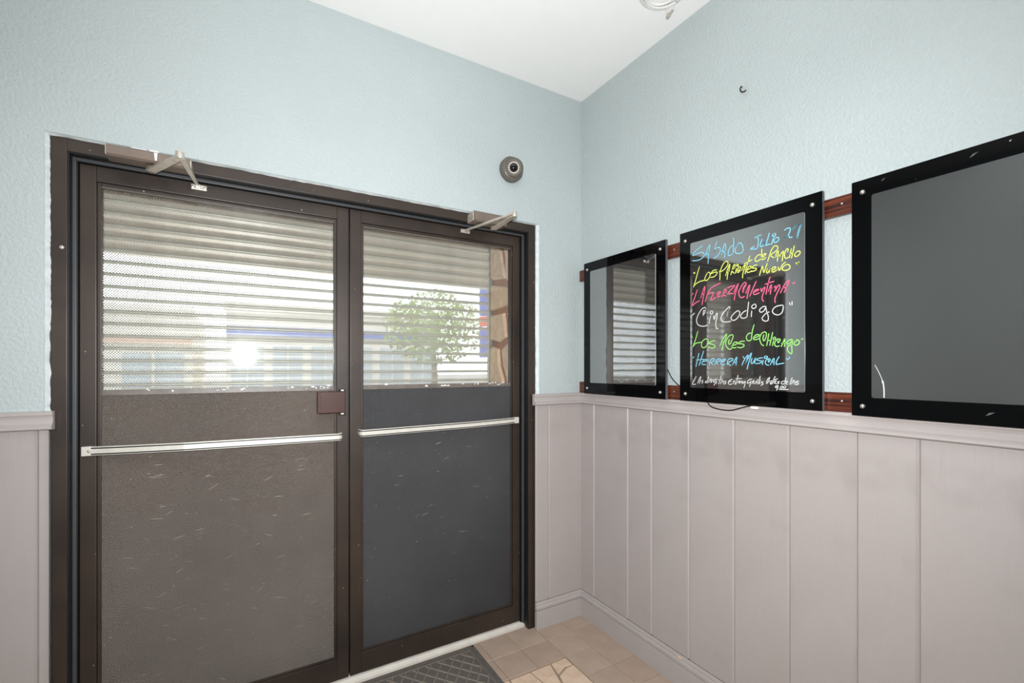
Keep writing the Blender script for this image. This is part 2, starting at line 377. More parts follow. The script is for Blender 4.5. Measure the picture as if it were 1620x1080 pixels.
# floor: six-inch tiles in a two-tile border, flagstones inside it
TP, TG = .1525, .0035
def tile_mesh(w_, d_):
    m = MB(); b = .0016
    x, y = w_ / 2, d_ / 2
    v = [(-x, -y, -.006), (x, -y, -.006), (x, y, -.006), (-x, y, -.006), (-x, -y, -b), (x, -y, -b), (x, y, -b), (-x, y, -b), (-x + b, -y + b, 0), (x - b, -y + b, 0), (x - b, y - b, 0), (-x + b, y - b, 0)]
    f = [(i, (i + 1) % 4, 4 + (i + 1) % 4, 4 + i) for i in range(4)] + [(4 + i, 4 + (i + 1) % 4, 8 + (i + 1) % 4, 8 + i) for i in range(4)] + [(8, 9, 10, 11)]
    me = bpy.data.meshes.new('tile'); me.from_pydata(v, [], f); me.materials.append(M['tile']); return me
meshes = {}
GX = [0, -.148] + [-.148 - TP * k for k in range(1, 19)]
GY = [.046] + [.046 - TP * k for k in range(1, 29)]
def put_tile(x0, x1, y0, y1):
    key = (round(x1 - x0, 4), round(y1 - y0, 4))
    if key not in meshes: meshes[key] = tile_mesh(x1 - x0 - TG, y1 - y0 - TG)
    o = link('tile', meshes[key], floor, ((x0 + x1) / 2, (y0 + y1) / 2, random.uniform(-.0007, .0004)))
for i in range(len(GX) - 1):
    for j in range(len(GY) - 1):
        if i < 2 or j < 2:
            put_tile(GX[i + 1], GX[i], GY[j + 1], GY[j])
# flagstone inlay: jittered cells, the first ones laid out as in the photograph
IX1, IY1 = GX[2], GY[2]
def flag(poly):
    c = Vector((sum(p[0] for p in poly) / len(poly), sum(p[1] for p in poly) / len(poly), 0))
    P = []
    for p in poly:
        d = Vector((p[0], p[1], 0)) - c; P.append(c + d * max(.2, 1 - .006 / max(d.length, .02)))
    m = MB(); nn = len(P); h = random.uniform(-.001, .001)
    ins = [c + (p - c) * .96 for p in P]
    v = [(p.x, p.y, -.008) for p in P] + [(p.x, p.y, -.003 + h) for p in P] + [(p.x, p.y, h) for p in ins]
    f = [(i, (i + 1) % nn, nn + (i + 1) % nn, nn + i) for i in range(nn)] + [(nn + i, nn + (i + 1) % nn, 2 * nn + (i + 1) % nn, 2 * nn + i) for i in range(nn)] + [tuple(range(2 * nn, 3 * nn))]
    m.add(v, f).build('flagstone', 'flag', floor, origin=(c.x, c.y, 0))
near = [[(-.303, -.262), (-.392, -.262), (-.407, -.345), (-.345, -.318), (-.303, -.318)],
        [(-.392, -.262), (-.50, -.262), (-.485, -.39), (-.432, -.43)],
        [(-.50, -.262), (-.607, -.262), (-.607, -.44), (-.485, -.39)],
        [(-.303, -.318), (-.345, -.318), (-.407, -.345), (-.432, -.43), (-.36, -.50), (-.303, -.47)],
        [(-.432, -.43), (-.485, -.39), (-.607, -.44), (-.607, -.60), (-.36, -.60), (-.36, -.50)],
        [(-.303, -.47), (-.36, -.50), (-.36, -.60), (-.303, -.60)]]
for p in near: flag(p)
nx, ny = 9, 16
gx = lambda i, j: (IX1 + (XL - IX1) * i / nx + (0 if i in (0, nx) else random.uniform(-.07, .07)))
pts = {}
for i in range(nx + 1):
    for j in range(ny + 1):
        x = -.607 + (XL + .607) * i / nx + (0 if i in (0, nx) else random.uniform(-.06, .06))
        y = IY1 + (YB - IY1) * j / ny + (0 if j in (0, ny) else random.uniform(-.05, .05))
        pts[i, j] = (x, y)
for i in range(nx):
    for j in range(ny): flag([pts[i, j], pts[i + 1, j], pts[i + 1, j + 1], pts[i, j + 1]])
for j in range(14):
    y0 = -.60 + (YB + .60) * j / 14; y1 = -.60 + (YB + .60) * (j + 1) / 14
    flag([(-.303, y0), (-.607, y0), (-.607, y1), (-.303, y1)])

# ------------------------------------------------------------------ door frame, doors
FY = .015                                   # face of the frame, set back from the plaster
FX0, FX1, FZ = -2.1217, -.2914, 2.0815
JW = .0385                                  # width of the face members
dfr = thing('trim_5', 'dark bronze aluminium frame around the double doors', 'door frame', (FX0, FY, 0), kind='structure')
m = MB().box(FX0, FX0 + JW, FY, .115, 0, FZ, .0015); m.build('jamb', 'bronze', dfr)
m = MB().box(FX1 - JW - .003, FX1, FY, .115, 0, FZ, .0015); m.build('jamb', 'bronze', dfr)
m = MB().box(FX0 + JW, FX1 - JW - .003, FY, .115, FZ - JW - .002, FZ, .0015); m.build('header', 'bronze', dfr)
IX0, IX1_, IZ = FX0 + JW, FX1 - JW - .003, FZ - JW - .002
m = MB().box(IX0, IX0 + .0135, .052, .062, .02, IZ, .002); m.build('stop', 'frame_strip', dfr)
m = MB().box(IX1_ - .0135, IX1_, .052, .062, .02, IZ, .002); m.build('stop', 'frame_strip', dfr)
m = MB().box(IX0 + .0135, IX1_ - .0135, .052, .062, IZ - .0135, IZ, .002); m.build('stop', 'frame_strip', dfr)
m = MB().box(IX0, IX0 + .004, .020, .052, .02, IZ); m.build('frame_strip', 'black', dfr)  # black linings: shade of the recess put in as colour
m = MB().box(IX1_ - .004, IX1_, .020, .052, .02, IZ); m.build('frame_strip', 'black', dfr)
m = MB().box(IX0 + .004, IX1_ - .004, .020, .052, IZ - .004, IZ); m.build('frame_strip', 'black', dfr)
m = MB().box(IX0, -2.068, .062, .110, .02, IZ); m.build('frame_strip', 'black', dfr)  # black fillers added to block light leaking past the leaves
m = MB().box(-.3505, IX1_, .062, .110, .02, IZ); m.build('frame_strip', 'black', dfr)
m = MB().box(IX0, IX1_, .062, .110, 2.0275, IZ); m.build('frame_strip', 'black', dfr)
p = on(1, FY, 98, 391); m = MB().lathe([(.006, 0), (.006, .002), (.004, .0035), (.001, .004)], rot_to((0, -1, 0), (p.x, FY, p.z)), 12); m.build('screw', 'steel', dfr)

# ragged caulk bead around the frame
def caulk(path, inward, wdt):
    m = MB(); rnd = random.Random(len(path)); vs_ = []; nseg = 110
    a, b = Vector(path[0]), Vector(path[1])
    for i in range(nseg + 1):
        p = a.lerp(b, i / nseg); j = (0 if i == 0 else j) * .6 + rnd.uniform(-.0016, .0016)
        q = p + Vector(inward) * (wdt + j)
        vs_ += [tuple(p + Vector((0, .0025, 0))), tuple(q + Vector((0, .0135, 0))), tuple(q + Vector((0, .02, 0))), tuple(p + Vector((0, .02, 0)))]
    fs = []
    for i in range(nseg):
        for k in range(4): fs.append((i * 4 + k, i * 4 + (k + 1) % 4, i * 4 + 4 + (k + 1) % 4, i * 4 + 4 + k))
    m.add(vs_, fs).build('caulk', 'caulk', wall_front)
caulk(((OX0, 0, 1.20), (OX0, 0, OZ)), (1, 0, 0), .010)
caulk(((OX1, 0, 1.20), (OX1, 0, OZ)), (-1, 0, 0), .014)
caulk(((OX0, 0, OZ), (OX1, 0, OZ)), (0, 0, -1), .004)

# threshold
m = MB(); m.prism([(.050, -.004), (.050, .006), (.060, .012), (.066, .017), (.078, .019), (.078, .016), (.082, .016), (.082, .020), (.115, .020), (.115, -.004)], FX0 + .028, FX1 - .028, 'x')
tag(m.build('trim_6', 'thresh'), 'white painted metal threshold strip under the doors', 'threshold', kind='structure')

DY0, DY1 = .070, .112                       # door leaf thickness
DZ0, DZ1 = .024, 2.026
GZ0, GZ1 = 1.262, 1.963                     # visible glass
def leaf(name, label, x0, x1, sl, sr, panel_mat):
    """sl, sr: widths of the left and right stile"""
    d = thing(name, label, 'door', ((x0 + x1) / 2, DY0, 0), kind='structure')
    MB().box(x0, x0 + sl, DY0, DY1, DZ0, DZ1, .0025).build('stile', 'bronze', d)
    MB().box(x1 - sr, x1, DY0, DY1, DZ0, DZ1, .0025).build('stile', 'bronze', d)
    a, b = x0 + sl, x1 - sr
    MB().box(a, b, DY0, DY1, GZ1 + .012, DZ1, .002).build('rail', 'bronze', d)
    MB().box(a, b, DY0, DY1, DZ0, .112, .002).build('rail', 'bronze', d)
    bw = .011
    for (q0, q1, z0, z1) in ((a, a + bw, .112, GZ1 + .012), (b - bw, b, .112, GZ1 + .012), (a + bw, b - bw, GZ1, GZ1 + .012), (a + bw, b - bw, .112, .121)):
        MB().box(q0, q1, DY0 + .007, DY1 - .006, z0, z1, .002).build('glazing_bead', 'bronze', d)
    # bright glazing channel edge along the top of the glass
    MB().box(a + bw, b - bw, DY0 + .010, DY0 + .0125, GZ1 - .0045, GZ1 - .001, 0).build('channel', 'strip', d)
    MB().box(a + bw - .002, b - bw + .002, DY0 + .018, DY0 + .024, .118, GZ1 + .004).build('glass_pane', 'glass', d)
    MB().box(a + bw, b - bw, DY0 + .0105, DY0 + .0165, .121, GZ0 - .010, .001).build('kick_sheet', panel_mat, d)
    es = MB().box(a + bw, b - bw, DY0 + .009, DY0 + .017, GZ0 - .012, GZ0 + .007, .001).build('edge_strip', 'strip', d)
    # scratches scuffed into the sheet
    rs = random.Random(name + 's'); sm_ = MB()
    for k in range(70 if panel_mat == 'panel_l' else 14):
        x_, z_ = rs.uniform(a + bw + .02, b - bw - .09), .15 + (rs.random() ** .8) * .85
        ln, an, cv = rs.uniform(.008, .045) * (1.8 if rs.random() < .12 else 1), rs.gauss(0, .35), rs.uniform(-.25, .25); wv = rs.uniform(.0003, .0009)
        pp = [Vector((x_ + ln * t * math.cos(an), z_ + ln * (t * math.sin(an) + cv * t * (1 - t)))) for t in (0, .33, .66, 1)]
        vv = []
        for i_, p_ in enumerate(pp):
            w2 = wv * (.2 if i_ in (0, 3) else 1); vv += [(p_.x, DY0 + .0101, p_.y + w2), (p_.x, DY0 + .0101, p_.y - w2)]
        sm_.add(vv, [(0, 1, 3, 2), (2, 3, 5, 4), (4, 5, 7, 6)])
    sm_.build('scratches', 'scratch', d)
    # torn film left along the strip
    rnd = random.Random(name)
    t = MB()
    for k in range(18):
        px = rnd.uniform(a + bw + .01, b - bw - .02) if k > 6 else (b - bw - rnd.uniform(.02, .13))
        wd = rnd.uniform(.004, .022); hh = rnd.uniform(.002, .010); z = GZ0 + rnd.uniform(-.004, .006)
        t.add([(px, DY0 + .0086, z), (px + wd, DY0 + .0086, z + rnd.uniform(-.002, .002)), (px + wd * .8, DY0 + .0086, z + hh * .7), (px + wd * .3, DY0 + .0086, z + hh)], [(0, 1, 2, 3)])
    t.build('torn_film', 'tear', es)
    return d
door1 = leaf('door_1', 'left dark bronze glass door with flash-lit brown-grey lower sheet and lock box', -2.0665, -1.2085, .043, .046, 'panel_l')
door2 = leaf('door_2', 'right dark bronze glass door with charcoal lower sheet beside the corner', -1.2020, -.3520, .046, .040, 'panel_r')
MB().box(-1.2085, -1.2045, DY0 + .012, DY1 - .002, DZ0, DZ1).build('meeting_gasket', 'black', door1)

# push bars: a flat strip with two dark grooves, curled into the stile at the meeting side
def push_bar(door, xa, xb, za, zb, yo):
    sgn = 1 if xb > xa else -1
    P = [(xa, DY0 - .010), (xa + sgn * .03, DY0 - .012)]
    P += [(xa + (xb - xa) * t, DY0 - .012 - (yo - .012) * min(1, t * 3)) for t in (.1, .2, .34, .6, .9)]
    R_ = .022
    for k in range(1, 7):
        an = k / 6 * math.pi / 2
        P.append((xb - sgn * R_ + sgn * R_ * math.sin(an), DY0 - yo + R_ * (1 - math.cos(an))))
    P.append((xb, DY0 + .001))
    L = len(P)
    def strip(off, z0, z1, th, nm, mt, par):
        m = MB(); vs_ = []
        for i, (x, y) in enumerate(P):
            t = Vector((P[min(i + 1, L - 1)][0] - P[max(i - 1, 0)][0], P[min(i + 1, L - 1)][1] - P[max(i - 1, 0)][1])).normalized()
            nrm = Vector((t.y, -t.x)) * (1 if sgn > 0 else -1)       # outward (towards the room)
            u = abs((x - xa) / (xb - xa)); zc = za + (zb - za) * u
            o_, i_ = Vector((x, y)) + nrm * off, Vector((x, y)) + nrm * (off - th)
            vs_ += [(o_.x, o_.y, zc + z0), (o_.x, o_.y, zc + z1), (i_.x, i_.y, zc + z1), (i_.x, i_.y, zc + z0)]
        fs = [(0, 1, 2, 3), ((L - 1) * 4, (L - 1) * 4 + 3, (L - 1) * 4 + 2, (L - 1) * 4 + 1)]
        for i in range(L - 1):
            for k in range(4): fs.append((i * 4 + k, i * 4 + (k + 1) % 4, i * 4 + 4 + (k + 1) % 4, i * 4 + 4 + k))
        return m.add(vs_, fs).build(nm, mt, par)
    bar = strip(.0, -.0145, .0145, .008, 'push_bar', 'alu', door)
    strip(.0006, .0072, .0112, .002, 'groove', 'black', bar); strip(.0006, -.0125, -.0085, .002, 'groove', 'black', bar)
    zz = za; m = MB().box(xa - sgn * .002, xa + sgn * .022, DY0 - .0125, DY0 + .001, zz - .0155, zz + .0155, .001); m.build('end_plate', 'alu', bar)
    m = MB().lathe([(.0055, 0), (.0055, .0015), (.0035, .003), (.001, .0032)], rot_to((0, -1, 0), (xa + sgn * .018, DY0 - .0125, zz)), 14); m.build('screw', 'steel', bar)
push_bar(door1, -2.0575, -1.2380, 1.067, 1.058, .045)
push_bar(door2, -.3660, -1.1700, 1.074, 1.066, .045)

# lock box on the left leaf
lk = MB().box(-1.335, -1.226, .040, .0695, 1.157, 1.246, .003).build('lock_box', 'lockbox', door1)
MB().box(-1.330, -1.322, .0385, .042, 1.160, 1.243, .001).build('fold', 'lockbox', lk)
MB().box(-1.250, -1.224, .046, .0695, 1.2465, 1.256, .001).build('bracket', 'black', lk); MB().box(-1.243, -1.232, .044, .060, 1.247, 1.254, .001).build('bolt', 'steel', lk)
MB().box(-1.250, -1.224, .046, .0695, 1.146, 1.1565, .001).build('bracket', 'black', lk); MB().box(-1.243, -1.232, .044, .060, 1.149, 1.156, .001).build('bolt', 'steel', lk)

# ------------------------------------------------------------------ door closers
def closer(label, bx0, bx1, nut, elbow, shoe, smear, zt=2.064):
    c = thing('door_closer', label, 'door closer', ((bx0 + bx1) / 2, FY, 2.03), 'closers on the header of the double doors')
    z0, z1, yf = 2.028, zt, -.054
    m = MB(); m.prism([(FY, z0 + .002), (FY - .010, z0), (yf + .006, z0), (yf, z0 + .006), (yf, z1 - .004), (yf + .005, z1), (FY, z1)], bx0, bx1, 'x'); b = m.build('body', 'closer', c)
    for x, s in ((bx0, -1), (bx1, 1)):
        m = MB().box(x, x + s * .004, yf + .008, FY, z0 + .004, z1 - .004, .001); m.build('end_cap', 'steel', c)
    if smear:
        m = MB(); q = (bx0 + bx1) / 2 + .012
        m.add([(q, yf - .0006, z1 - .003), (q + .010, yf - .0006, z1 - .002), (q + .008, yf - .0006, z0 + .008), (q + .003, yf - .0006, z0 + .007)], [(0, 1, 2, 3)])
        m.box(q - .06, q - .02, yf + .002, yf + .02, z1, z1 + .003, .001); m.box(q - .012, q + .014, yf - .001, yf + .02, z1 - .001, z1 + .004, .001)
        m.build('paint_smear', 'tear', b)
    n_, e_, s_ = Vector(nut), Vector(elbow), Vector(shoe)
    m = MB().lathe([(.013, .0), (.013, .010), (.010, .012), (.010, .018), (.004, .020)], rot_to((0, 0, -1), (n_.x, n_.y, z0)), 16); m.build('spindle_nut', 'closer', c)
    def bar(a, b_, w0, w1, t, name):
        d = (b_ - a); L_ = d.length; d.normalize(); side = d.cross(Vector((0, 0, 1))).normalized(); up = side.cross(d)
        vs_ = []
        for p_, w_ in ((a, w0), (a + d * L_ * .45, w0 * .95), (b_, w1)):
            vs_ += [p_ + side * w_ + up * t, p_ - side * w_ + up * t, p_ - side * w_ - up * t, p_ + side * w_ - up * t]
        fs = [(0, 1, 2, 3), (8, 11, 10, 9)]
        for i in range(2):
            for k in range(4): fs.append((i * 4 + k, i * 4 + (k + 1) % 4, i * 4 + 4 + (k + 1) % 4, i * 4 + 4 + k))
        return MB().add(vs_, fs).build(name, 'steel', c)
    zz = z0 - .014
    bar(Vector((n_.x, n_.y, zz)), Vector((e_.x, e_.y, e_.z - .006)), .014, .010, .0035, 'main_arm')
    bar(Vector((e_.x, e_.y, e_.z + .004)), s_ + Vector((0, -.012, .002)), .008, .004, .004, 'forearm')
    m = MB().lathe([(.010, -.012), (.011, -.010), (.011, .005), (.012, .006), (.012, .008), (.008, .010)], Matrix.Translation(e_), 16); m.build('elbow_pin', 'steel', c)
    sh = MB().box(s_.x - .022, s_.x + .026, DY0 - .007, DY0, s_.z - .009, s_.z + .009, .0015).build('shoe', 'steel', c)
    m = MB(); m.box(s_.x - .007, s_.x + .007, DY0 - .020, DY0 - .006, s_.z - .006, s_.z + .006, .001)
    for q in (-.017, .020): m.lathe([(.004, 0), (.004, .002), (.001, .003)], rot_to((0, -1, 0), (s_.x + q, DY0 - .007, s_.z)), 10)
    m.build('screw', 'chrome', sh)
s1 = on(1, DY0, 314, 297); s2 = on(1, DY0, 735, 366)
closer('long taupe door closer with folded steel arm above the left door, white paint smear', -1.975, -1.755, (-1.869, -.004, 2.02), (-1.771, -.175, 2.024), s1, True)
closer('short taupe door closer near the corner with arm reaching left across the right door', -.672, -.500, (-.554, -.013, 2.02), (-.552, -.215, 2.030), s2, False, 2.076)

# ------------------------------------------------------------------ security camera
sc = thing('security_camera', 'grey turret security camera with ring of small lights on the door wall', 'camera', (-.452, 0, 2.325))
c0 = Vector((-.452, 0, 2.325))
m = MB().lathe([(.060, 0), (.061, .004), (.061, .026), (.057, .034), (.046, .040)], rot_to((0, -1, 0), c0), 36); m.build('base_ring', 'camshell', sc, True)
cd = (CAM + Vector((.10, 0, .22)) - c0).normalized(); cc = c0 + Vector((0, -.036, 0))
m = MB().lathe([(.049 * math.sin(a), .049 * math.cos(a)) for a in [math.pi * k / 14 for k in range(14, 4, -1)]] + [(.037, .031)], rot_to(cd, cc), 36); m.build('eyeball', 'camshell', sc, True)
fp = cc + cd * .031
m = MB().lathe([(.0375, -.001), (.0375, .004), (.033, .005), (.030, .002), (.004, .002)], rot_to(cd, fp), 36); m.build('face_ring', 'camshell', sc, True)
MBk = rot_to(cd, fp)
for k in range(18):
    an = 2 * math.pi * k / 18
    MB().lathe([(.0034, .001), (.0034, .0035), (.0022, .005), (.0006, .0055)], MBk @ Matrix.Translation((.0245 * math.cos(an), .0245 * math.sin(an), .001)), 10).build('led', 'led', sc)
ls = MB().lathe([(.0185, .001), (.0185, .005), (.015, .008), (.008, .0105), (.001, .011)], MBk, 24).build('lens', 'lens', sc, True)

# ------------------------------------------------------------------ wooden mounting rails and writing boards
r1 = MB().box(-.021, -.001, -1.862, -.011, 1.812, 1.871, .003); r1 = tag(r1.build('mounting_rail', 'wood', origin=(-.01, -1.1, 1.84)), 'upper red-brown wooden strip behind the black boards', 'wood strip', 'wooden strips behind the boards')
r2 = MB().box(-.021, -.001, -1.862, -.011, 1.2105, 1.270, .003); r2 = tag(r2.build('mounting_rail', 'wood', origin=(-.01, -1.1, 1.24)), 'lower red-brown wooden strip resting on the chair rail', 'wood strip', 'wooden strips behind the boards')
for rl, zc in ((r1, 1.842), (r2, 1.240)):
    for yy in (-1.275, -.645):
        MB().lathe([(.0045, 0), (.0045, .001), (.003, .0025), (.0008, .003)], rot_to((-1, 0, 0), (-.0185, yy, zc + .004)), 10).build('screw', 'steel', rl)
BX0, BX1 = -.0320, -.045                     # back and face of the boards
def rounded(y0, y1, z0, z1, r, k=5):
    P = []
    for cy, cz, a0 in ((y1 - r, z1 - r, 0), (y0 + r, z1 - r, 90), (y0 + r, z0 + r, 180), (y1 - r, z0 + r, 270)):
        for i in range(k + 1):
            a = math.radians(a0 + 90 * i / k); P.append((cy + r * math.cos(a), cz + r * math.sin(a)))
    return P
def board(label, y0, y1, iy0, iy1, z0, z1, iz0, iz1):
    """y0 is the end nearer the viewer (more negative)"""
    b = thing('writing_board', label, 'board', (BX0, (y0 + y1) / 2, z0), 'black glass writing boards on the right wall')
    def slab(prof, xa, xb, name, mats, par):
        k = len(prof); v = [(xa, *p) for p in prof] + [(xb, *p) for p in prof]
        m = MB(); m.add(v, [tuple(range(k, 2 * k))], 0); m.add(v, [tuple(range(k))] + [(i, (i + 1) % k, k + (i + 1) % k, k + i) for i in range(k)], 1)
        return m.build(name, mats, par)
    fr = slab([(y0, z0), (y1, z0), (y1, z1), (y0, z1)], BX0, BX1, 'frame', ['bframe', 'bedge'], b)
    slab(rounded(iy0, iy1, iz0, iz1, .006), BX1 + .001, BX1 - .0032, 'writing_panel', ['bglass', 'pedge'], b)
    for yy in (y0 + .028, y1 - .028):
        for zz in (z0 + .028, z1 - .028):
            if zz > z0 + .1: zz = z1 - .036
            MB().lathe([(.009, 0), (.009, .0108)], rot_to((-1, 0, 0), (-.0218, yy, zz)), 14).build('spacer', 'bedge', b)
            m = MB().lathe([(.0068, 0), (.0068, .003), (.006, .005), (.0035, .007), (.001, .0076)], rot_to((-1, 0, 0), (BX1, yy, zz)), 18)
            m.build('standoff_screw', 'chrome', b, True)
    return b
bd1 = board('smallest-looking blank black glass board, nearest the corner', -.6206, -.0792, -.5669, -.1325, 1.2110, 1.8920, 1.2675, 1.8435)
bd2 = board('middle black glass board covered with neon marker handwriting', -1.2323, -.6950, -1.1813, -.7480, 1.2120, 1.8950, 1.2660, 1.8440)
bd3 = board('blank grey-looking black glass board cut off by the right edge', -1.8490, -1.3118, -1.7980, -1.3624, 1.2060, 1.8900, 1.2595, 1.8395)

